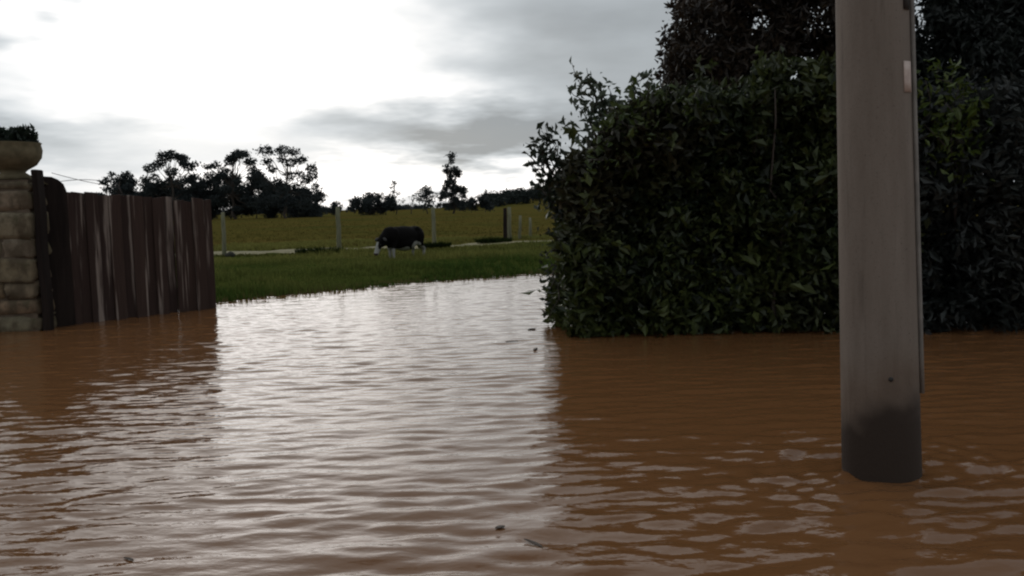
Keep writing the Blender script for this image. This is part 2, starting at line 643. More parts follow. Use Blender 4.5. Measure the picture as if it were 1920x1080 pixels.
def grass_object(name, X, Y, blades, h, wdt, tints, seed, label):
    rs = np.random.RandomState(seed)
    n = len(X) * blades
    X = np.repeat(X, blades); Y = np.repeat(Y, blades)
    hh = np.repeat(h, blades) * (0.5 + 0.8 * rs.rand(n))
    X = X + rs.normal(0, 0.05, n); Y = Y + rs.normal(0, 0.05, n)
    Z = ground_z(X, Y) - 0.01
    a = rs.rand(n) * 6.28
    lean = rs.rand(n) * 0.6
    b = rs.rand(n) * 6.28
    P = np.stack([X, Y, Z], 1)
    S = np.stack([np.cos(a), np.sin(a), 0 * a], 1) * (wdt * (0.6 + 0.8 * rs.rand(n)))[:, None]
    Lx = np.stack([np.cos(b) * lean * hh, np.sin(b) * lean * hh, hh * (1 - 0.3 * lean)], 1)
    Md = P + Lx * np.array([0.35, 0.35, 0.6])
    Vv = np.stack([P - S, P + S, Md + S * 0.8, P + Lx, Md - S * 0.8], 1).reshape(-1, 3)
    i = np.arange(n)[:, None] * 5
    Fq = np.concatenate([i + np.array([[0, 1, 2]]), i + np.array([[0, 2, 4]]), i + np.array([[4, 2, 3]])], 0)
    t = np.repeat(tints, blades, 0) * (0.7 + 0.6 * rs.rand(n, 1))
    o = link(name, np_mesh(name, Vv, Fq, False, np.repeat(t, 5, 0)), M['grass'])
    tag(o, label=label, cat='grass', kind='stuff')
    return o


rs = np.random.RandomState(4)
n = 16000
X = rs.uniform(-11, 3, n); Y = rs.uniform(12, 34, n)
e = np.interp(X, edge_x, edge_y) + 0.22 * vnoise(X * 1.3, Y * 0.0, 3)
dpath = np.abs((X - pa[1][0]) * (pa[4][1] - pa[1][1]) - (Y - pa[1][1]) * (pa[4][0] - pa[1][0])) / math.hypot(pa[4][1] - pa[1][1], pa[4][0] - pa[1][0])
keep = (Y > e - 0.15) & (dpath > 1.25 + 0.35 * vnoise(X, Y, 77))
X, Y, e = X[keep], Y[keep], e[keep]
mixv = np.clip(0.1 + 0.075 * (Y - e) + 0.6 * vnoise(X * 0.8, Y * 0.8, 31), 0, 1)[:, None]
tn_ = np.array([0.058, 0.094, 0.020]) * (1 - mixv) + np.array([0.20, 0.195, 0.055]) * mixv
h = 0.11 + 0.10 * np.clip(vnoise(X * 1.1, Y * 1.1, 33), -0.6, 1)
grass_object('bank_grass', X, Y, 6, h, 0.009, tn_, 41, 'rough dark green grass on the bank above the flood water')
n = 16000
Y = 24 + 120 * rs.rand(n) ** 1.8
X = (rs.rand(n) * 0.75 - 0.55) * Y * 1.05
dpath = np.abs((X - pa[1][0]) * (pa[4][1] - pa[1][1]) - (Y - pa[1][1]) * (pa[4][0] - pa[1][0])) / math.hypot(pa[4][1] - pa[1][1], pa[4][0] - pa[1][0])
kp = dpath > 1.4 + 0.35 * vnoise(X, Y, 77)
X, Y = X[kp], Y[kp]
mixv = np.clip(0.5 + 0.7 * vnoise(X * 0.15, Y * 0.15, 37), 0, 1)[:, None]
tn_ = np.array([0.078, 0.082, 0.020]) * (1 - mixv) + np.array([0.120, 0.092, 0.025]) * mixv
grass_object('pasture_grass', X, Y, 4, np.full(len(X), 0.09), 0.012, tn_, 43, 'brownish green pasture grass beyond the pale track')

# ------------------------------------------------------------------ distant trees


def puff_leaves(rs, clumps, dens, size, colA, colB, aspect=0.6, shell=0.5):
    C, D, T = [], [], []
    for c, r in clumps:
        c = np.array(c); r = np.array(r)
        vol = float(np.prod(r)) ** (2.0 / 3.0)
        n = max(8, int(dens * vol))
        d = rs.normal(size=(n, 3)); d /= np.linalg.norm(d, axis=1, keepdims=True)
        rr = (shell + (1 - shell) * rs.rand(n)) * (1 + 0.18 * rs.normal(size=n))
        C.append(c + d * r * rr[:, None])
        D.append(d * 0.6 + rs.normal(size=(n, 3)))
        f = np.clip(rs.normal(0.5, 0.25, (n, 1)) + rs.normal(0, 0.25), 0, 1)
        T.append(np.array(colA) * (1 - f) + np.array(colB) * f)
    return np.concatenate(C), np.concatenate(D), np.concatenate(T)


def limb(rs, a, b, r0, r1, sag=0.15, n=6):
    a = np.array(a, float); b = np.array(b, float)
    t = np.linspace(0, 1, n)[:, None]
    P = a + (b - a) * t
    L = np.linalg.norm(b - a)
    P[:, 2] += (np.sin(t[:, 0] * math.pi) * -sag * L)
    P[1:-1] += rs.normal(0, 0.03 * L, (n - 2, 3))
    return P, np.linspace(r0, r1, n)


def build_tree(name, base, clumps, trunk_top, trunk_r, leaf, dens, colA, colB, label, cat, group=None, seed=1, matl='far_leaf', fork=0.35, aspect=0.6, shell=0.45, lean=(0, 0)):
    """clumps relative to base"""
    rs = np.random.RandomState(seed)
    root = empty(name, base)
    tag(root, label, cat, group)
    top = np.array([lean[0], lean[1], trunk_top])
    tp, tr = limb(rs, (0, 0, -0.4), top, trunk_r, trunk_r * 0.3, 0.0, 8)
    paths = [(tp, tr)]
    for ci, (c, r) in enumerate(clumps):
        c = np.array(c)
        if matl == 'leaf' and ci % 4: continue
        f = fork + (0.95 - fork) * np.clip((c[2] / max(trunk_top, 0.1)) * 0.75, 0, 1) * rs.uniform(0.75, 1.0)
        k = int(np.clip(f * 7, 1, 6))
        a = tp[k]
        if np.linalg.norm(c - a) > 0.15:
            paths.append(limb(rs, a, c, trunk_r * (0.34 if matl != 'leaf' else 0.2), trunk_r * 0.08, 0.10, 6))
    link('trunk', tube_mesh(name + '_trunk', paths, 6), M['bark'], root)
    C, D, T = puff_leaves(rs, clumps, dens, leaf, colA, colB, aspect, shell)
    link('crown', leaf_mesh(name + '_crown', C, D, leaf, aspect, T, rs), M[matl], root)
    return root


DK_A, DK_B = (0.028, 0.034, 0.036), (0.062, 0.072, 0.070)  # far leaf tones, lifted and blued to paint in distance haze
TY = 150.0
U = TY / F  # metres per photo pixel at the tree line


def base_at(px, Y):
    v = at(px, 400, Y=Y)
    return (v.x, Y, float(ground_z(v.x, Y)))


def hz(px):  # horizon row
    return 387 - (px - 960) * math.tan(ROLL)


def rise(px, py, Y=TY):  # height above base of a photo point at depth Y
    return at(px, py, Y=Y).z - float(ground_z(at(px, 400, Y=Y).x, Y))


def far_tree(name, px, label, cat, puffs, Y, seed, trunk_frac=0.8, leaf=0.42, dens=70, tr=0.22, group=None, colA=DK_A, colB=DK_B, fork=0.35, aspect=0.6, shell=0.45):
    """puffs: (photo x, photo y, rx px, ry px)"""
    b = base_at(px, Y)
    rs = np.random.RandomState(seed + 100)
    u = Y / F
    cl = []
    for (qx, qy, rx, ry) in puffs:
        q = at(qx, qy, Y=Y)
        dep = rs.uniform(-1, 1) * 2.2 * rx * u * 0.8
        cl.append(((q.x - b[0], dep, q.z - b[2]), (rx * u, rx * u * 0.9, ry * u)))
    top = max(c[0][2] for c in cl) * trunk_frac
    return build_tree(name, b, cl, top, tr, leaf, dens, colA, colB, label, cat, group, seed, fork=fork, aspect=aspect, shell=shell)


def rpuffs(seed, n, x0, x1, y0, y1, r0, r1, dome=None, flat=0.6):
    rs = np.random.RandomState(seed)
    out = []
    cx, hw = (x0 + x1) / 2, (x1 - x0) / 2
    while len(out) < n:
        qx = rs.uniform(x0, x1); qy = rs.uniform(y0, y1)
        if dome:
            t = (qx - cx) / hw
            ytop = y0 + (y1 - y0) * dome * t * t
            if qy < ytop: continue
        r = rs.uniform(r0, r1)
        out.append((qx, qy, r, r * flat * rs.uniform(0.8, 1.2)))
    return out


GT = 'tall trees along the far edge of the pasture'


def dome_tree(px, x0, x1, ytop, ybot, seed, label):
    """gum tree: a shell of flattened tufts over open limbs"""
    rs = np.random.RandomState(seed)
    P = []
    cx, hw = (x0 + x1) / 2, (x1 - x0) / 2
    for k in range(16):
        t = -1 + 2 * (k + 0.5) / 16
        y = ytop + 6 + (ybot - ytop) * 0.62 * t * t + rs.uniform(-3, 4)
        P.append((cx + t * hw * 0.92, y, rs.uniform(10, 15), rs.uniform(6, 9)))
    for k in range(26):
        t = rs.uniform(-0.9, 0.9)
        P.append((cx + t * hw, ytop + 22 + (ybot - ytop - 14) * rs.rand() ** 0.6, rs.uniform(9, 14), rs.uniform(6, 9)))
    return far_tree('gum_tree', px, label, 'tree', P, TY + rs.uniform(-8, 8), seed, 0.86, 0.40, 170, 0.30, GT)


far_tree('gum_tree', 228, 'small ragged dark tree showing above the left of the plank gate', 'tree', rpuffs(1, 26, 184, 268, 316, 392, 8, 13, 0.7), TY + 6, 51, 0.85, 0.42, 160, 0.22, GT)
dome_tree(322, 272, 380, 284, 385, 52, 'broad domed dark tree standing above the middle of the plank gate')
far_tree('gum_tree', 388, 'low dense dark tree squeezed between two domed trees behind the gate', 'tree', rpuffs(3, 24, 362, 416, 306, 392, 8, 12, 0.5), TY + 10, 53, 0.85, 0.42, 160, 0.22, GT)
dome_tree(443, 402, 490, 281, 385, 54, 'narrow domed dark tree just right of the plank gate')
PE = [(496, 282, 14, 9), (523, 281, 13, 9), (553, 287, 13, 7), (500, 303, 10, 7), (514, 318, 9, 7), (487, 330, 12, 10), (530, 300, 8, 6), (545, 305, 12, 7),
      (568, 300, 12, 7), (580, 315, 11, 8), (587, 330, 11, 8), (575, 338, 10, 8), (560, 326, 9, 7), (540, 330, 10, 8), (520, 342, 10, 8), (500, 350, 12, 10),
      (535, 358, 12, 10), (555, 352, 11, 9), (575, 362, 11, 9), (590, 350, 8, 7), (520, 375, 13, 11), (550, 378, 14, 11), (580, 382, 12, 10), (495, 378, 12, 12)]
far_tree('gum_tree', 538, 'tall open dark tree with separate round leaf puffs, right end of the tree row', 'tree', [(a_, b_, c_ * 1.15, d_ * 1.2) for a_, b_, c_, d_ in PE], TY - 5, 55, 0.9, 0.38, 200, 0.30, GT)

GU = 'dark bushes under the far tree row'
for k, (bx, by0, hw) in enumerate(((205, 358, 34), (262, 352, 36), (318, 356, 38), (372, 350, 36), (432, 348, 38), (480, 352, 34), (528, 362, 32), (572, 376, 26))):
    far_tree('bush', bx, 'dark bush beneath the far tree row, %s from the left' % 'first second third fourth fifth sixth seventh eighth'.split()[k], 'bush',
             rpuffs(200 + k, 34, bx - hw, bx + hw, by0 - 20, hz(bx) + 8, 11, 17, 0.35, 0.8), TY + 14 - k, 300 + k, 0.6, 0.42, 150, 0.12, GU, shell=0.2)
far_tree('bush', 627, 'small lone round dark bush far off right of the tree row', 'bush', rpuffs(9, 9, 617, 640, 378, 398, 6, 9, 0.6, 0.9), 170, 61, 0.6, 0.4, 110, 0.1)
far_tree('bush', 592, 'low greyish bush at the foot of the tall open tree', 'bush', rpuffs(99, 9, 588, 612, 388, 402, 5, 8, 0.6, 0.9), 165, 62, 0.6, 0.4, 80, 0.1, colA=(0.04, 0.05, 0.05), colB=(0.08, 0.09, 0.09))
far_tree('bush', 694, 'broad rounded dark thicket in the middle of the far field edge', 'bush', rpuffs(10, 30, 664, 742, 368, 398, 10, 15, 0.35, 0.85), 165, 63, 0.6, 0.42, 120, 0.14, shell=0.2)
LT_A, LT_B = (0.05, 0.055, 0.045), (0.10, 0.10, 0.085)
far_tree('bare_tree', 742, 'thin feathery half bare tree rising from the dark thicket', 'tree', rpuffs(12, 13, 722, 764, 342, 385, 6, 9, 0.7, 1.0), 168, 64, 0.95, 0.32, 80, 0.14, colA=LT_A, colB=LT_B, shell=0.2)
far_tree('bare_tree', 772, 'sparse pale little tree right of the feathery tree', 'tree', rpuffs(13, 8, 760, 784, 358, 390, 5, 7, 0.6, 1.0), 172, 65, 0.95, 0.32, 38, 0.12, colA=LT_A, colB=LT_B, shell=0.2)
far_tree('small_tree', 800, 'small bushy dark tree just left of the tall columnar tree', 'tree', rpuffs(14, 22, 782, 818, 352, 392, 6, 9, 0.5, 0.9), 165, 66, 0.85, 0.36, 90, 0.14)
rs = np.random.RandomState(77)
PT = [(845, 291, 11, 7), (848, 303, 7, 7), (838, 312, 7, 5), (852, 316, 8, 6)]
for k in range(46):
    f = rs.rand() ** 0.8
    y = 318 + f * 72
    wd = 14 + 14 * f
    PT.append((849 + rs.uniform(-wd, wd), y, rs.uniform(7, 10), rs.uniform(5, 8)))
far_tree('columnar_tree', 849, 'tall columnar dark tree alone against the bright sky', 'tree', PT, 160, 67, 0.95, 0.38, 210, 0.24, shell=0.3)
far_tree('conifer', 911, 'tiny pointed conifer at the foot of the wooded hill', 'tree', [(911, 358, 3, 5), (911, 364, 5, 5), (911, 371, 7, 5), (911, 378, 9, 5), (912, 385, 10, 5)], 200, 68, 0.98, 0.4, 120, 0.12, shell=0.2)
far_tree('bush', 884, 'low dark bush between the columnar tree and the pointed conifer', 'bush', rpuffs(16, 26, 862, 925, 370, 390, 8, 11, 0.4, 0.8), 180, 69, 0.6, 0.42, 110, 0.1, shell=0.2)

# wooded hill on the right and a far line of woods: each reads as one mass


def woods(name, label, spots, seed, leaf, dens, colA, colB):
    rs = np.random.RandomState(seed)
    C, D, T = puff_leaves(rs, spots, dens, leaf, colA, colB, shell=0.3)
    o = link(name, leaf_mesh(name, C, D, leaf, 0.7, T, rs), M['far_leaf'])
    return tag(o, label, 'woodland', kind='stuff')


rs = np.random.RandomState(5)
sp = []
for k in range(420):
    X_ = rs.uniform(-10, 190); Y_ = rs.uniform(285, 400)
    zg = float(ground_z(X_, Y_))
    if zg < 1.2: continue
    r = rs.uniform(2.0, 3.6)
    sp.append(((X_, Y_, zg + r * 0.5), (r, r, r * 0.8)))
woods('hill_woodland', 'dark wood covering the low hill behind the hedge end', sp, 6, 0.9, 26, (0.018, 0.024, 0.022), (0.042, 0.050, 0.044))
sp = []
for k in range(260):
    X_ = rs.uniform(-420, 260); Y_ = rs.uniform(430, 520)
    r = rs.uniform(1.8, 3.2)
    sp.append(((X_, Y_, float(ground_z(X_, Y_)) + r * 0.5), (r * 1.6, r, r * 0.8)))
woods('distant_woodland', 'thin dark line of woods along the horizon', sp, 7, 1.1, 22, (0.03, 0.04, 0.045), (0.06, 0.07, 0.075))  # haze painted into these leaf colours: paler and bluer

# ------------------------------------------------------------------ pasture posts


def post(px, base_py, top_py, rad_, label, tilt, seed, m='post_wood'):
    b = at(px, base_py, z=0.15)
    zg = float(ground_z(b.x, b.y))
    tz = at(px, top_py, Y=b.y).z
    rs = np.random.RandomState(seed)
    H = tz - zg
    P = np.array([(tilt * t * H + rs.normal(0, 0.008), rs.normal(0, 0.008), -0.3 + t * (H + 0.3)) for t in np.linspace(0, 1, 6)])
    o = link('fence_post', tube_mesh('fence_post', [(P, rad_ * np.array([1.1, 1.05, 1, 0.97, 0.95, 0.85]))], 7), M[m])
    o.location = (b.x, b.y, zg)
    return tag(o, label, 'post', 'posts standing in the pasture')


post(421, 481, 398, 0.060, 'pale wooden post nearest the plank gate in the pasture', 0.01, 1)
post(638, 472, 388, 0.075, 'tall pale wooden post left of the grazing cow', -0.02, 2)
post(815, 462, 388, 0.070, 'thin pale wooden post just right of the grazing cow', -0.01, 3)
post(948, 452, 390, 0.075, 'dark post at the left of the cluster by the hedge', 0.0, 4, 'dark_post')
post(955, 450, 388, 0.080, 'pale grey post touching the dark post by the hedge', 0.02, 5)
post(975, 449, 404, 0.060, 'short pale post second from the hedge end', 0.01, 6)
post(995, 447, 408, 0.060, 'short pale post closest to the hedge end', -0.01, 7)

# small dark stone and tussocks by the track
b = at(432, 482, z=0.15)
bm = bmesh.new()
bmesh.ops.create_icosphere(bm, subdivisions=2, radius=0.14)
for v in bm.verts:
    v.co *= 1 + 0.25 * math.sin(v.co.x * 25 + 1) * math.cos(v.co.y * 31)
    v.co.z *= 0.7
rock = link('rock', bm_mesh('rock', bm, True), M['rock'])
rock.location = (b.x, b.y, float(ground_z(b.x, b.y)) + 0.05)
tag(rock, 'small dark rock lying beside the pale track', 'rock')
for k, (qx, qy, hw, lab) in enumerate(((600, 478, 0.55, 'dark grass tussock left of the tall pale post'), (925, 457, 0.5, 'dark grass tussock left of the post cluster'), (815, 466, 0.4, 'green tussock at the foot of the thin post'))):
    b = at(qx, qy, z=0.15)
    rs = np.random.RandomState(90 + k)
    nn = 420
    a = rs.rand(nn) * 6.28; rr = np.sqrt(rs.rand(nn)) * hw
    C = np.stack([np.cos(a) * rr * 1.3, np.sin(a) * rr * 0.6, 0.06 + 0.08 * rs.rand(nn)], 1)
    D = np.stack([np.cos(a) * 0.5, np.sin(a) * 0.5, 0.7 + rs.rand(nn)], 1)
    T = np.array([0.022, 0.034, 0.010]) * (0.6 + 0.9 * rs.rand(nn, 1))
    tu = link('tussock', leaf_mesh('tussock', C, D, 0.20, 0.12, T, rs), M['grass'])
    tu.location = (b.x, b.y, float(ground_z(b.x, b.y)))
    tag(tu, lab, 'tussock')

# ------------------------------------------------------------------ cow


def ball(bm, c, r):
    mtx = Matrix.Translation(c) @ Matrix.Diagonal((r[0], r[1], r[2], 1))
    bmesh.ops.create_icosphere(bm, subdivisions=3, radius=1.0, matrix=mtx)


def capsule(bm, a, b, r0, r1):
    a, b = Vector(a), Vector(b)
    n_ = max(4, int((b - a).length / (min(r0, r1) * 0.5)))
    for k in range(n_ + 1):
        t = k / n_
        r = r0 + (r1 - r0) * t
        ball(bm, a.lerp(b, t), (r, r, r))


def make_cow():
    bm = bmesh.new()
    ball(bm, (0.0, 0, 0.86), (0.74, 0.34, 0.36))
    ball(bm, (0.03, 0, 0.70), (0.58, 0.34, 0.33))
    ball(bm, (0.56, 0, 0.91), (0.34, 0.28, 0.30))
    ball(bm, (0.2, 0, 0.91), (0.66, 0.27, 0.29))
    ball(bm, (-0.3, 0, 0.92), (0.5, 0.27, 0.29))
    for s_ in (-1, 1):
        ball(bm, (0.52, 0.17 * s_, 1.10), (0.12, 0.08, 0.09))
        ball(bm, (-0.50, 0.17 * s_, 0.90), (0.16, 0.12, 0.26))
    ball(bm, (0.72, 0, 0.90), (0.18, 0.20, 0.24))
    ball(bm, (-0.56, 0, 0.90), (0.30, 0.27, 0.32))
    ball(bm, (-0.62, 0, 0.76), (0.20, 0.18, 0.22))
    capsule(bm, (-0.66, 0, 1.00), (-1.02, 0, 0.72), 0.20, 0.135)
    capsule(bm, (-0.66, 0, 0.84), (-0.98, 0, 0.64), 0.16, 0.11)
    capsule(bm, (-1.02, 0, 0.74), (-1.20, 0, 0.40), 0.125, 0.085)
    ball(bm, (-1.22, 0, 0.34), (0.085, 0.095, 0.075))
    for s_ in (-1, 1):
        dx_ = 0.07 * s_
        capsule(bm, (-0.52, 0.16 * s_, 0.78), (-0.54 + dx_, 0.17 * s_, 0.44), 0.12, 0.068)
        capsule(bm, (-0.54 + dx_, 0.17 * s_, 0.44), (-0.53 + dx_, 0.17 * s_, 0.12), 0.060, 0.045)
        capsule(bm, (-0.53 + dx_, 0.17 * s_, 0.12), (-0.56 + dx_, 0.17 * s_, 0.04), 0.050, 0.060)
        hx = -0.10 * s_
        capsule(bm, (0.62, 0.15 * s_, 0.88), (0.52 + hx, 0.19 * s_, 0.62), 0.18, 0.12)
        capsule(bm, (0.52 + hx, 0.19 * s_, 0.62), (0.72 + hx, 0.17 * s_, 0.42), 0.11, 0.062)
        capsule(bm, (0.72 + hx, 0.17 * s_, 0.42), (0.68 + hx, 0.17 * s_, 0.12), 0.055, 0.045)
        capsule(bm, (0.68 + hx, 0.17 * s_, 0.12), (0.65 + hx, 0.17 * s_, 0.04), 0.050, 0.060)
    me = bm_mesh('cow_raw', bm)
    tmp = bpy.data.objects.new('cow_raw', me)
    COL.objects.link(tmp)
    rm = tmp.modifiers.new('r', 'REMESH'); rm.mode = 'VOXEL'; rm.voxel_size = 0.022
    sm = tmp.modifiers.new('s', 'SMOOTH'); sm.iterations = 6; sm.factor = 0.5
    dg = bpy.context.evaluated_depsgraph_get()
    me2 = bpy.data.meshes.new_from_object(tmp.evaluated_get(dg))
    bpy.data.objects.remove(tmp)
    me2.name = 'cow_body'
    for p_ in me2.polygons:
        p_.use_smooth = True
    n_ = len(me2.vertices)
    co = np.empty(n_ * 3, np.float32); me2.vertices.foreach_get('co', co); co = co.reshape(-1, 3)
    X_, Y_, Z_ = co.T
    wob = 0.06 * np.sin(9 * X_ + 3 * Y_) + 0.05 * np.sin(7 * Z_ + 11 * Y_)
    white = (Z_ + wob * 0.8 < 0.50) & (X_ > -0.95)
    white |= (X_ < -0.95) & (np.abs(Y_) < 0.055 + 0.08 * np.clip((0.62 - Z_) / 0.3, 0, 1)) & (Z_ < 0.72)
    white |= (X_ < -0.95) & (Z_ < 0.42)
    white |= (((X_ - 0.35) / 0.22) ** 2 + ((Z_ - 0.56) / 0.14) ** 2 + wob < 1) & (Y_ < 0)
    colr = np.where(white[:, None], np.array([[0.36, 0.35, 0.32]]), np.array([[0.006, 0.005, 0.005]]))
    nose = (X_ < -1.22) & (Z_ < 0.36)
    colr[nose] = (0.09, 0.06, 0.055)
    hoof = Z_ < 0.05
    colr[hoof] = (0.03, 0.025, 0.02)
    a = me2.color_attributes.new('tint', 'FLOAT_COLOR', 'POINT')
    c4 = np.ones((n_, 4), np.float32); c4[:, :3] = colr
    a.data.foreach_set('color', c4.ravel())
    b = at(757, 483, z=0.15)
    root = empty('cow', (b.x, b.y, float(ground_z(b.x, b.y))), R(50))
    root.scale = (0.75, 0.75, 0.75)
    root.location.z -= 0.10
    tag(root, 'black cow with white face and legs grazing on the bank', 'cow')
    me2.materials.clear()
    link('body', me2, M['cow'], root)
    for s_ in (-1, 1):
        bm = bmesh.new()
        bmesh.ops.create_icosphere(bm, subdivisions=2, radius=1.0, matrix=Matrix.Translation((-1.0, 0.20 * s_, 0.80)) @ Matrix.Rotation(R(-25 * s_), 4, 'X') @ Matrix.Diagonal((0.035, 0.11, 0.055, 1)))
        link('ear', bm_mesh('cow_ear', bm, True), M['dark_metal'], root)
        bm = bmesh.new()
        bmesh.ops.create_icosphere(bm, subdivisions=2, radius=0.02, matrix=Matrix.Translation((-1.12, 0.105 * s_, 0.63)))
        link('eye', bm_mesh('cow_eye', bm, True), M['dark_metal'], root)
    tl = np.array([(0.86, 0, 1.05), (0.93, 0.0, 0.98), (0.95, 0.01, 0.75), (0.94, 0.02, 0.5), (0.95, 0.02, 0.34), (0.95, 0.02, 0.24)])
    t_ = link('tail', tube_mesh('cow_tail', [(tl, np.array([0.035, 0.03, 0.022, 0.025, 0.045, 0.01]))], 7), M['post_wood'], root)


make_cow()

# ------------------------------------------------------------------ concrete pole


def make_pole():
    root = empty('utility_pole', (POLE.x, POLE.y, 0))
    root.rotation_euler = (0, R(-2.3), 0)
    tag(root, 'thick grey concrete utility pole with muddy wet foot in the flood water', 'pole')
    H, r0, r1 = 9.0, 0.191, 0.10
    prof = [(-0.7 + (H + 0.7) * t) for t in np.linspace(0, 1, 40)]
    P = np.array([(0, 0, z) for z in prof])
    rr = np.array([r0 + (r1 - r0) * max(z, 0) / H for z in prof])
    link('shaft', tube_mesh('pole_shaft', [(P, rr)], 40), M['concrete'], root)

    def rad_at(z): return r0 + (r1 - r0) * z / H
    # earth conduit up the right hand side
    a = R(-28)
    pts_ = [((rad_at(z) + 0.010) * math.cos(a), (rad_at(z) + 0.010) * math.sin(a), z) for z in np.linspace(0.42, 8.0, 30)]
    cd = link('conduit', tube_mesh('pole_conduit', [(np.array(pts_), np.full(30, 0.012))], 8), M['conduit'], root)
    for z in (0.55, 1.3, 2.05, 2.6, 4.0, 6.0):
        bm = bmesh.new()
        rr_ = rad_at(z) + 0.003
        n_ = 40
        va = []
        for k in range(n_):
            g_ = 2 * math.pi * k / n_
            bulge = 0.022 if abs((g_ - a + math.pi) % (2 * math.pi) - math.pi) < 0.09 else 0.0
            va.append([bm.verts.new(((rr_ + bulge + o_) * math.cos(g_), (rr_ + bulge + o_) * math.sin(g_), z + h_)) for o_, h_ in ((0, -0.006), (0, 0.006))])
        for k in range(n_):
            bm.faces.new((va[k][0], va[(k + 1) % n_][0], va[(k + 1) % n_][1], va[k][1]))
        if z in (2.6, 6.0):
            link('strap', bm_mesh('pole_strap', bm, True), M['dark_metal'], root)
        else:
            bm.free()
    # pale plate, wrapped on the surface

    def patch(name, zc, ac, hh, wa, off, m_):
        bm = bmesh.new()
        rows = []
        for iz in range(4):
            z = zc - hh / 2 + hh * iz / 3
            rows.append([bm.verts.new(((rad_at(z) + off) * math.cos(ac + wa * (t - 0.5)), (rad_at(z) + off) * math.sin(ac + wa * (t - 0.5)), z)) for t in np.linspace(0, 1, 7)])
        for i_ in range(3):
            for j in range(6):
                bm.faces.new((rows[i_][j], rows[i_][j + 1], rows[i_ + 1][j + 1], rows[i_ + 1][j]))
        me = bm_mesh(name, bm, True)
        o_ = link(name, me, M[m_], root)
        sl = o_.modifiers.new('thick', 'SOLIDIFY'); sl.thickness = 0.004
        return o_
    zl = at(1692, 152, Y=POLE.y).z
    patch('plate', zl, R(-52), 0.145, 0.36, 0.005, 'sticker')
    zl = at(1690, 10, Y=POLE.y).z
    patch('bracket', zl + 0.08, R(-50), 0.26, 0.30, 0.006, 'dark_metal')
    zb = at(1627, 713, Y=POLE.y - 0.2).z
    bm = bmesh.new()
    ab = R(-97)
    bmesh.ops.create_icosphere(bm, subdivisions=2, radius=0.012, matrix=Matrix.Translation((rad_at(zb) * math.cos(ab), rad_at(zb) * math.sin(ab), zb)))
    link('bolt', bm_mesh('pole_bolt', bm, True), M['dark_metal'], root)


make_pole()

# ------------------------------------------------------------------ stone pillar with planter


def rough_block(name, sx, sy, sz, seed, jit=0.034, bev=0.055):
    rs_ = random.Random(seed)
    bm = bmesh.new()
    bmesh.ops.create_cube(bm, size=1.0, matrix=Matrix.Diagonal((sx, sy, sz, 1)))
    bmesh.ops.bevel(bm, geom=list(bm.edges), offset=bev, segments=2, affect='EDGES', profile=0.6)
    for v in bm.verts:
        v.co += Vector((rs_.uniform(-jit, jit), rs_.uniform(-jit, jit), rs_.uniform(-jit, jit))) * 0.7
    return bm_mesh(name, bm, True)


PX0, PX1 = at(-95, 622, z=0).x, at(74, 622, z=0).x
PY0 = at(60, 622, z=0).y
PY1 = PY0 + 0.62
PTOP = at(60, 333, Y=PY0).z
pil = empty('stone_pillar', ((PX0 + PX1) / 2, (PY0 + PY1) / 2, 0))
tag(pil, 'rough stone gate pillar at the left standing in the water', 'pillar')
WX, WY = PX1 - PX0, PY1 - PY0
bm = bmesh.new()
bmesh.ops.create_cube(bm, size=1.0, matrix=Matrix.Translation((0, 0, (PTOP - 0.02 - 0.6) / 2)) @ Matrix.Diagonal((WX - 0.07, WY - 0.07, PTOP - 0.02 + 0.6, 1)))
link('mortar', bm_mesh('pillar_mortar', bm), M['mortar'], pil)
z = -0.5
kk = 0
rp = random.Random(19)
while z < PTOP - 0.12:
    hgt = rp.choice((0.24, 0.29, 0.33, 0.21))
    if z + hgt > PTOP - 0.15: hgt = PTOP - 0.03 - z
    for row in (0, 1):
        if rp.random() < 0.55:
            c2 = rp.uniform(0.28, 0.72) * WX
            spans = ((0, c2), (c2, WX))
        else:
            c2, c3 = rp.uniform(0.22, 0.40) * WX, rp.uniform(0.58, 0.78) * WX
            spans = ((0, c2), (c2, c3), (c3, WX))
        for (a0, a1) in spans:
            me = rough_block('stone', a1 - a0 - 0.008, WY / 2 - 0.01, hgt - 0.008, 500 + kk)
            so = link('stone', me, M['stone'], pil)
            so.location = (-WX / 2 + (a0 + a1) / 2, -WY / 4 if row == 0 else WY / 4, z + hgt / 2)
            so.rotation_euler = (rp.uniform(-.03, .03), rp.uniform(-.07, .07), rp.uniform(-.04, .04))
            kk += 1
    z += hgt
# planter: neck + bowl, lathe profile
bc = at(22, 300, Y=PY0 + 0.31)
plr = empty('planter', (bc.x, PY0 + 0.31, PTOP - 0.01))
tag(plr, 'round stone bowl planter with dark plants on top of the pillar', 'planter')


def lathe(name, prof, seg=28):
    bm = bmesh.new()
    rings = [[bm.verts.new((r * math.cos(2 * math.pi * k / seg), r * math.sin(2 * math.pi * k / seg), z_)) for k in range(seg)] for r, z_ in prof]
    for a_, b_ in zip(rings, rings[1:]):
        for k in range(seg):
            bm.faces.new((a_[k], a_[(k + 1) % seg], b_[(k + 1) % seg], b_[k]))
    bm.faces.new(rings[0]); bm.faces.new(rings[-1])
    return bm_mesh(name, bm, True)


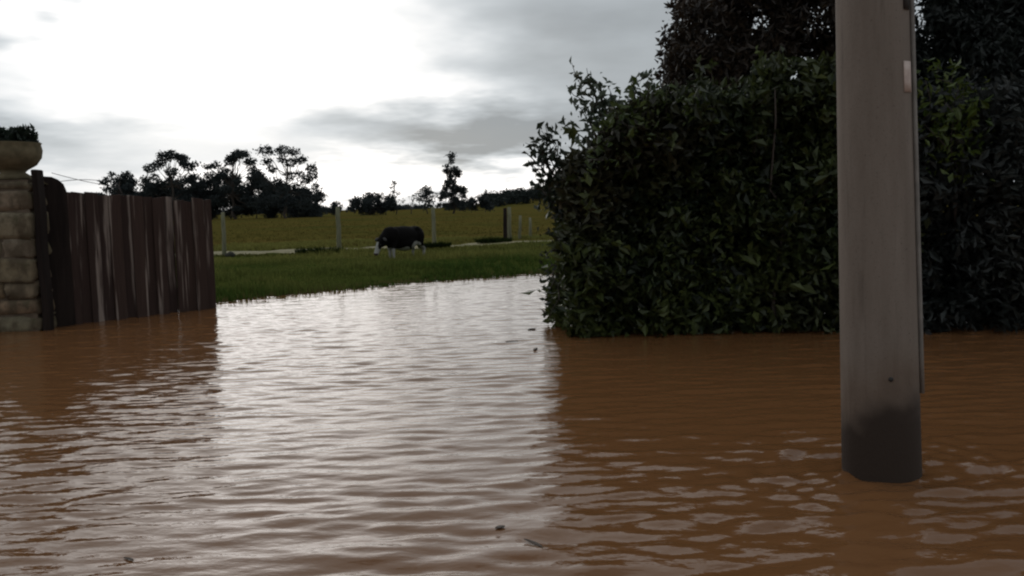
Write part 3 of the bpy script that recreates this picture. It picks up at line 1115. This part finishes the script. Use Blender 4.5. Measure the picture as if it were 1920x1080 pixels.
sc_ = PY0 / F
link('bowl', lathe('planter_bowl', [(0.20, 0), (0.20, 0.05), (0.14, 0.09), (0.17, 0.12), (0.27, 0.18), (0.33, 0.27), (0.345, 0.36), (0.33, 0.43), (0.345, 0.45), (0.30, 0.45), (0.29, 0.40), (0.05, 0.38)]), M['terracotta'], plr)
link('soil', lathe('planter_soil', [(0.29, 0.385), (0.20, 0.41), (0.05, 0.42)]), M['soil'], plr)
rs = np.random.RandomState(8)
CC, DD = [], []
for (cx_, cy_, n_, sp_) in ((0.12, -0.06, 320, 0.15), (-0.13, 0.0, 200, 0.11), (0.20, 0.1, 120, 0.10), (-0.28, 0.05, 120, 0.10)):
    d = rs.normal(size=(n_, 3)); d[:, 2] = np.abs(d[:, 2]); d /= np.linalg.norm(d, axis=1, keepdims=True)
    CC.append(np.array([cx_, cy_, 0.42]) + d * np.array([sp_, sp_, 0.25]) * (0.4 + 0.6 * rs.rand(n_, 1)))
    DD.append(d + 0.5 * rs.normal(size=(n_, 3)))
CC = np.concatenate(CC); DD = np.concatenate(DD)
pt = link('plant', leaf_mesh('planter_plant', CC, DD, 0.095, 0.45, np.array([0.022, 0.032, 0.022]) * (0.6 + rs.rand(len(CC), 1)), rs), M['leaf'], plr)

# ------------------------------------------------------------------ gate post and plank gate
gp = at(90, 615, z=0)
GPX = (PX1 + 0.02, at(112, 615, z=0).x)
gtop = at(82, 318, Y=PY0 + 0.1).z
bm = bmesh.new()
wx = GPX[1] - GPX[0]
bmesh.ops.create_cube(bm, size=1.0, matrix=Matrix.Translation((0, 0, (gtop - 0.6) / 2)) @ Matrix.Diagonal((wx, 0.17, gtop + 0.6, 1)))
bmesh.ops.subdivide_edges(bm, edges=[e_ for e_ in bm.edges if abs(e_.verts[0].co.z - e_.verts[1].co.z) > 1], cuts=8)
bmesh.ops.bevel(bm, geom=list(bm.edges), offset=0.012, segments=1, affect='EDGES')
for v in bm.verts:
    v.co.x += 0.008 * math.sin(v.co.z * 5) + rnd.uniform(-.003, .003)
    v.co.y += rnd.uniform(-.004, .004)
gpo = link('gate_post', bm_mesh('gate_post', bm), M['dark_post'])
gpo.location = ((GPX[0] + GPX[1]) / 2, PY0 + 0.10, 0)
tag(gpo, 'dark wooden gate post against the right side of the stone pillar', 'post')

g0 = at(107, 612, z=0); g1 = at(406, 577, z=0)
gd = Vector((g1.x - g0.x, g1.y - g0.y, 0)); glen = gd.length
gate = empty('plank_gate', (g0.x, g0.y, 0), math.atan2(gd.y, gd.x))
tag(gate, 'weathered dark brown plank gate swung open in the flood water', 'gate')
NB = 15
zt0 = at(110, 360, Y=g0.y).z; zt1 = at(392, 376, Y=g1.y).z
rb = random.Random(5)
bw = glen / NB
for k in range(NB):
    f = (k + 0.5) / NB
    zt = zt0 + (zt1 - zt0) * f + rb.uniform(-0.035, 0.03)
    hh = zt + 0.35
    wd = bw + rb.uniform(0.004, 0.02)
    bm = bmesh.new()
    bmesh.ops.create_cube(bm, size=1.0, matrix=Matrix.Diagonal((wd, 0.026, hh, 1)))
    le = [e_ for e_ in bm.edges if abs(e_.verts[0].co.z - e_.verts[1].co.z) > 0.5]
    bmesh.ops.subdivide_edges(bm, edges=le, cuts=4)
    bmesh.ops.bevel(bm, geom=[e_ for e_ in bm.edges if e_.is_manifold and e_.calc_face_angle(0) > 1], offset=0.004, segments=1, affect='EDGES')
    cup = rb.uniform(-0.012, 0.012); sh = rb.uniform(-0.03, 0.03)
    for v in bm.verts:
        t = v.co.z / hh
        v.co.y += cup * (4 * t * t) + rb.uniform(-.0015, .0015)
        v.co.x += sh * 0.3 * t + rb.uniform(-.002, .002)
        if t > 0.49: v.co.z += sh * v.co.x / wd
    bo = link('board', bm_mesh('board', bm), M['board'], gate)
    bo.location = (bw * (k + 0.5), (-0.018 if k % 2 else 0.014) + rb.uniform(-0.004, 0.004), zt - hh / 2)
for zr in (0.28, 1.18):
    bm = bmesh.new()
    bmesh.ops.create_cube(bm, size=1.0, matrix=Matrix.Diagonal((glen - 0.06, 0.05, 0.11, 1)))
    bmesh.ops.bevel(bm, geom=list(bm.edges), offset=0.006, segments=1, affect='EDGES')
    ro = link('rail', bm_mesh('gate_rail', bm), M['dark_post'], gate)
    ro.location = (glen / 2, 0.062, zr)
# hinge stile with its stepped, rounded head
bm = bmesh.new()
prof = [(-0.17, -0.35), (0.20, -0.35), (0.20, zt0 + 0.02), (0.17, zt0 + 0.10), (0.11, zt0 + 0.155), (0.03, zt0 + 0.19), (-0.17, zt0 + 0.20)]
fr = [bm.verts.new((a_, -0.075, b_)) for a_, b_ in prof]
bk = [bm.verts.new((a_, -0.042, b_)) for a_, b_ in prof]
bm.faces.new(fr); bm.faces.new(bk[::-1])
for k in range(len(prof)):
    bm.faces.new((fr[k], fr[(k + 1) % len(prof)], bk[(k + 1) % len(prof)], bk[k]))
link('hinge_stile', bm_mesh('hinge_stile', bm), M['dark_post'], gate)
# thin wires sagging over the gate head
for k, (za, zb, sg) in enumerate(((0.24, 0.06, 0.02), (0.12, 0.10, -0.05))):
    P = np.array([(0.05 + t * 0.9, -0.04, zt0 + za + (zb - za) * t - sg * math.sin(math.pi * t)) for t in np.linspace(0, 1, 14)])
    P[-1, 2] = zt0 - 0.06
    link('wire', tube_mesh('gate_wire', [(P, np.full(14, 0.004))], 5), M['wire_metal'], gate)

# ------------------------------------------------------------------ hedge, shrubs and the trees behind
HY = at(1300, 630, z=0).y          # water line of the hedge front
HX0 = at(1076, 632, z=0).x


def n3(P, s, seed):
    return vnoise(P[:, 0] * s + P[:, 1] * s * 0.7, P[:, 2] * s - P[:, 1] * s * 0.6, seed)


def sprays(rs, C, out, per, spread):
    n_ = len(C)
    Cc = np.repeat(C, per, 0) + rs.normal(0, spread, (n_ * per, 3))
    Dd = np.repeat(out, per, 0) + rs.normal(0, 0.8, (n_ * per, 3)) + np.array([0, 0, -0.25])
    return Cc, Dd


def hedge_top(X_):
    """top height along the hedge"""
    px_ = np.array([-0.2, 0.15, 0.45, 0.9, 1.4, 2.0, 3.0, 4.0, 9.0])
    hz_ = np.array([1.45, 1.70, 2.02, 2.28, 2.45, 2.58, 2.62, 2.60, 2.55])
    return np.interp(X_ - HX0 + 0.35, px_, hz_) + 0.16 * vnoise(X_ * 2.3, 0 * X_, 61) + 0.10 * vnoise(X_ * 6, 0 * X_, 62) + 0.06 * vnoise(X_ * 15, 0 * X_, 63)


def hedge_mass(name, x0, x1, y0, y1, topf, seed, n_out, n_in, colA, colB, leaf, label, cat, aspect=0.5, left_face=True, zmin=0.02):
    rs = np.random.RandomState(seed)
    root = empty(name, ((x0 + x1) / 2, (y0 + y1) / 2, 0))
    tag(root, label, cat)
    off = np.array(root.location)
    Cs, Ds, Ts = [], [], []

    def face(n_, kind):
        if kind == 'front':
            X_ = rs.uniform(x0 - 0.05, x1, n_); Z_ = zmin + (topf(X_) - zmin) * rs.rand(n_)
            P = np.stack([X_, np.full(n_, y0), Z_], 1); O = np.tile([0, -1.0, 0.15], (n_, 1))
        elif kind == 'top':
            X_ = rs.uniform(x0 - 0.05, x1, n_)
            P = np.stack([X_, rs.uniform(y0, y1, n_), topf(X_)], 1); O = np.tile([0, -0.1, 1.0], (n_, 1))
        elif kind == 'left':
            Y_ = rs.uniform(y0, y1, n_)
            h0 = topf(np.full(n_, x0 + 0.1))
            P = np.stack([np.full(n_, x0), Y_, zmin + (h0 - zmin) * rs.rand(n_)], 1); O = np.tile([-1.0, -0.2, 0.15], (n_, 1))
        else:
            X_ = rs.uniform(x0, x1, n_); Z_ = zmin + (topf(X_) - zmin) * rs.rand(n_)
            P = np.stack([X_, np.full(n_, y1), Z_], 1); O = np.tile([0, 1.0, 0.15], (n_, 1))
        bulge = 0.24 * n3(P, 1.9, seed) + 0.16 * n3(P, 4.6, seed + 1)
        depth = rs.rand(n_) ** 1.3 * 0.42
        P = P + O * (bulge - depth)[:, None]
        dens = n3(P, 4.3, seed + 2)
        k_ = (dens > -0.55) | (rs.rand(n_) < 0.35)
        return P[k_], O[k_], depth[k_]
    areas = {'front': (x1 - x0) * 2.4, 'top': (x1 - x0) * (y1 - y0), 'back': (x1 - x0) * 1.6}
    if left_face: areas['left'] = (y1 - y0) * 2.0
    tot = sum(areas.values())
    for kind, a_ in areas.items():
        P, O, dep = face(int(n_out * a_ / tot), kind)
        Cc, Dd = sprays(rs, P, O, 6, 0.05)
        tone_ = np.clip(0.5 + 0.55 * n3(P, 1.7, seed + 3) + 0.25 * rs.normal(size=len(P)), 0, 1)[:, None]
        T = np.array(colA) * (1 - tone_) + np.array(colB) * tone_
        brn = np.clip(n3(P, 0.9, seed + 7) * 1.6 - 0.2, 0, 0.7)[:, None]
        T = T * (1 - brn) + np.array([0.042, 0.034, 0.020]) * brn
        T = np.repeat(T, 6, 0) * (0.6 + 0.8 * rs.rand(len(Cc), 1))
        k_ = Cc[:, 2] > 0.0
        Cs.append(Cc[k_]); Ds.append(Dd[k_]); Ts.append(T[k_])
    # loose shoots that break the outline
    shoots = []
    for kind, ns in (('top', 46), ('left', 26), ('front', 46)):
        if kind == 'left' and not left_face: continue
        P, O, dep = face(ns, kind)
        P = P - O * 0.05
        for a_, o_ in zip(P, O):
            if a_[2] < 0.15: continue
            d_ = o_ + rs.normal(0, 0.45, 3) + np.array([0, 0, 0.25])
            L_ = rs.uniform(0.22, 0.55) * (1.0 if kind != 'front' else 0.7)
            d_ = d_ / np.linalg.norm(d_) * L_
            q, r_ = limb(rs, a_ - d_ * 0.6, a_ + d_, 0.006, 0.002, -0.12, 7)
            shoots.append((q - off, r_))
            nl = int(rs.uniform(12, 24))
            idx = rs.uniform(1.5, 6, nl); i0 = np.clip(idx.astype(int), 0, 5)
            C_ = q[i0] + (q[i0 + 1] - q[i0]) * (idx - i0)[:, None] + rs.normal(0, 0.03, (nl, 3))
            Cs.append(C_); Ds.append(rs.normal(size=(nl, 3)) + d_ / L_ * 0.7 + np.array([0, 0, -0.3]))
            f_ = rs.uniform(0.5, 1.25)
            Ts.append(np.tile(np.array(colB) * f_, (nl, 1)) * (0.7 + 0.6 * rs.rand(nl, 1)))
    tag(link('shoots', tube_mesh(name + '_shoots', shoots, 4), M['bark'], root), kind='stuff')
    # inner leaves that close the mass
    X_ = rs.uniform(x0 + 0.12, x1, n_in)
    P = np.stack([X_, rs.uniform(y0 + 0.15, y1 - 0.1, n_in), 0.02 + (topf(X_) - 0.18) * rs.rand(n_in)], 1)
    Cs.append(P); Ds.append(rs.normal(size=(n_in, 3))); Ts.append(np.tile(np.array(colA) * 0.9, (n_in, 1)))
    C = np.concatenate(Cs) - off; D = np.concatenate(Ds); T = np.concatenate(Ts)
    fo = link('foliage', leaf_mesh(name + '_foliage', C, D, leaf, aspect, T, rs), M['leaf'], root)
    tag(fo, kind='stuff')
    paths = []
    n_st = int((x1 - x0) * 5)
    for k in range(n_st):
        bx = rs.uniform(x0 + 0.2, x1 - 0.1); by = rs.uniform(y0 + 0.25, y1 - 0.2)
        tx = bx + rs.normal(0, 0.25); ty = by + rs.normal(0, 0.25)
        tx = min(max(tx, x0 + 0.1), x1)
        tz = float(topf(np.array([tx]))[0]) - rs.uniform(0.05, 0.5)
        q, r_ = limb(rs, (bx, by, -0.5), (tx, ty, tz), 0.028, 0.007, 0.0, 8)
        paths.append((q - off, r_))
    tag(link('stems', tube_mesh(name + '_stems', paths, 5), M['bark'], root), kind='stuff')
    return root


HXM = at(1690, 628, z=0).x
hedge_mass('hedge', HX0, HXM + 0.2, HY, HY + 1.9, hedge_top, 71, 9000, 20000, (0.016, 0.025, 0.010), (0.080, 0.098, 0.028), 0.115,
           'dense dark green overgrown hedge rising from the water left of the pole', 'hedge')


def shrub_top(X_):
    return 2.45 + 0.25 * vnoise(X_ * 1.5, 0 * X_, 65) + 0.1 * vnoise(X_ * 5, 0 * X_, 66)


hedge_mass('shrub', HXM + 0.05, HXM + 4.6, HY - 0.12, HY + 1.7, shrub_top, 81, 7000, 15000, (0.015, 0.018, 0.016), (0.055, 0.060, 0.055), 0.125,
           'dark greyish green shrub mass at the water right of the pole', 'shrub', 0.38, False)


def spray_plant(name, base, stems, leaf, colA, colB, label, cat, seed, per=60, spread=0.07, aspect=0.5):
    """stems: list of tip points; arching shoots that carry leaves along their outer half"""
    rs = np.random.RandomState(seed)
    root = empty(name, base)
    tag(root, label, cat)
    off = np.array(base)
    paths, Cs, Ds = [], [], []
    for tip in stems:
        q, r_ = limb(rs, (0, 0, 0), np.array(tip) - off, 0.014, 0.003, -0.08, 9)
        paths.append((q, r_))
        t = 0.35 + 0.65 * rs.rand(per)
        idx = t * 8
        i0 = np.clip(idx.astype(int), 0, 7)
        P = q[i0] + (q[i0 + 1] - q[i0]) * (idx - i0)[:, None]
        Cs.append(P + rs.normal(0, spread, (per, 3))); Ds.append(rs.normal(size=(per, 3)) + np.array([0, -0.2, -0.1]))
    link('stems', tube_mesh(name + '_stems', paths, 5), M['bark'], root)
    C = np.concatenate(Cs); D = np.concatenate(Ds)
    f = rs.rand(len(C), 1)
    T = (np.array(colA) * (1 - f) + np.array(colB) * f)
    fo = link('leaves', leaf_mesh(name + '_leaves', C, D, leaf, aspect, T, rs), M['leaf'], root)
    tag(fo, kind='stuff')
    return root


yS = HY + 0.5
P_ = lambda a_, b_, Y_=None: tuple(at(a_, b_, Y=Y_ or yS))
spray_plant('climbing_shoots', P_(1170, 330), [P_(1072, 118), P_(1085, 150), P_(1100, 128), P_(1120, 165), P_(1075, 190), P_(1140, 160), P_(1160, 190), P_(1185, 150), P_(1062, 160), P_(1205, 145), P_(1225, 130), P_(1110, 200), P_(1050, 230)], 0.10,
            (0.055, 0.075, 0.05), (0.11, 0.13, 0.09), 'pale green arching shoots leaning out of the top left of the hedge', 'shoots', 91, 34, 0.045)
spray_plant('leafy_shoots', P_(1075, 420), [P_(1000, 262), P_(1010, 285), P_(1022, 235), P_(995, 300), P_(1012, 330), P_(1030, 250), P_(985, 268), P_(1015, 245), P_(1000, 345), P_(1012, 380)], 0.09,
            (0.018, 0.028, 0.016), (0.035, 0.045, 0.025), 'dark leafy shoots sticking out of the left edge of the hedge against the sky', 'shoots', 92, 36, 0.04)
spray_plant('trailing_twigs', P_(1070, 470), [P_(1015, 520, HY), P_(1022, 560, HY), P_(1018, 440, HY), P_(1030, 600, HY), P_(1012, 480, HY)], 0.07,
            (0.016, 0.024, 0.014), (0.035, 0.042, 0.022), 'trailing twigs hanging to the water at the lower left corner of the hedge', 'twigs', 93, 20, 0.035)
spray_plant('bright_shrub', P_(1790, 420, HY + 0.1), [P_(1735, 150, HY - .1), P_(1760, 120, HY), P_(1790, 130, HY), P_(1820, 160, HY - .1), P_(1845, 185, HY), P_(1770, 190, HY - .25), P_(1800, 200, HY - .25), P_(1745, 210, HY - .25), P_(1830, 215, HY - .2)], 0.10,
            (0.045, 0.075, 0.012), (0.095, 0.120, 0.022), 'brighter yellow green leafy shrub top just right of the pole', 'shrub', 94, 75, 0.10, 0.42)
spray_plant('leafy_vine', P_(1220, 330, HY + 0.45), [P_(1180, 175, HY + .1), P_(1215, 160, HY), P_(1150, 215, HY - .2), P_(1250, 175, HY - .1), P_(1200, 230, HY - .3), P_(1120, 250, HY - .2), P_(1290, 190, HY - .25), P_(1340, 200, HY - .25), P_(1100, 300, HY - .25)], 0.085,
            (0.040, 0.062, 0.014), (0.080, 0.105, 0.026), 'lighter green leafy vine spreading over the upper left of the hedge', 'vine', 95, 70, 0.10)


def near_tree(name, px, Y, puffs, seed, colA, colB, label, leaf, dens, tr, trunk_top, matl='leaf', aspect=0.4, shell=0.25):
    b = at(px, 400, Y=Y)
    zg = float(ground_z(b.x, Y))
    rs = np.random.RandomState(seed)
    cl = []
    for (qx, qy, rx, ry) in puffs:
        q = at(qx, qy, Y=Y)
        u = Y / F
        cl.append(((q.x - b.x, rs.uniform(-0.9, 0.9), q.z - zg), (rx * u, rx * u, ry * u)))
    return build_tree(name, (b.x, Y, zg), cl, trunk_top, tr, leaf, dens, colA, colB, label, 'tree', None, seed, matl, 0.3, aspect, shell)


rs = np.random.RandomState(55)
pf = []
for k in range(125):
    y = rs.uniform(-105, 260)
    xl = np.interp(y, [-110, 0, 140, 260], [1300, 1262, 1235, 1270])
    xq = rs.uniform(xl + 30, 1640)
    if (1455 < xq < 1485 and 80 < y < 120) or (1508 < xq < 1535 and -10 < y < 110): continue
    r = rs.uniform(34, 58)
    pf.append((xq, y, r, r * 0.8))
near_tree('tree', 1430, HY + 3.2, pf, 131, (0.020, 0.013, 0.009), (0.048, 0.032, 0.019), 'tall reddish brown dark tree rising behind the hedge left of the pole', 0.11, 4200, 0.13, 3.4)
pf = []
for k in range(115):
    y = rs.uniform(-105, 260); r = rs.uniform(40, 66)
    pf.append((rs.uniform(1640, 2250), y, r, r * 0.85))
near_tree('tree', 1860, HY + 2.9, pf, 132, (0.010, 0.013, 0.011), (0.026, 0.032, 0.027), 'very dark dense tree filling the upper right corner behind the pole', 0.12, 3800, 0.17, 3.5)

# ------------------------------------------------------------------ floating scraps on the water


def floating(px, py, L, wdt, rz, name, label):
    b = at(px, py, z=0.004)
    bm = bmesh.new()
    n_ = 6
    prev = None
    for k in range(n_ + 1):
        t = k / n_
        ww = wdt * math.sin(math.pi * (0.08 + 0.84 * t)) * 0.5
        c_ = (L * (t - 0.5), 0.12 * L * math.sin(2.2 * t), 0.001 + 0.006 * (t - 0.5) ** 2)
        row = [bm.verts.new((c_[0], c_[1] - ww, c_[2] + 0.003)), bm.verts.new((c_[0], c_[1], c_[2])), bm.verts.new((c_[0], c_[1] + ww, c_[2] + 0.003))]
        if prev:
            for j in (0, 1):
                bm.faces.new((prev[j], prev[j + 1], row[j + 1], row[j]))
        prev = row
    o_ = link(name, bm_mesh(name, bm, True), M['debris'])
    sl = o_.modifiers.new('thick', 'SOLIDIFY'); sl.thickness = 0.003
    iw = int(np.argmin((WATER_V[:, 0] - b.x) ** 2 + (WATER_V[:, 1] - b.y) ** 2))
    o_.location = (b.x, b.y, float(WATER_V[iw, 2]) + 0.001)
    o_.rotation_euler = (0, 0, rz)
    tag(o_, label, name.split('_')[1], 'scraps floating on the flood water')


floating(938, 990, 0.045, 0.03, 0.3, 'floating_leaf', 'small dark leaf floating low in the middle of the water')
floating(998, 1020, 0.12, 0.018, -1.0, 'floating_twig', 'slanting dark twig floating at the bottom centre of the water')
floating(998, 617, 0.11, 0.08, 0.5, 'floating_leaf', 'dark leaf floating close to the corner of the hedge')
floating(960, 640, 0.13, 0.05, 0.1, 'floating_leaf', 'dark leaf floating farthest left of the hedge corner')
floating(1006, 655, 0.12, 0.04, 1.2, 'floating_twig', 'short dark twig floating just below the hedge corner')
floating(240, 1047, 0.06, 0.015, -0.6, 'floating_twig', 'tiny dark twig floating in the lower left corner')
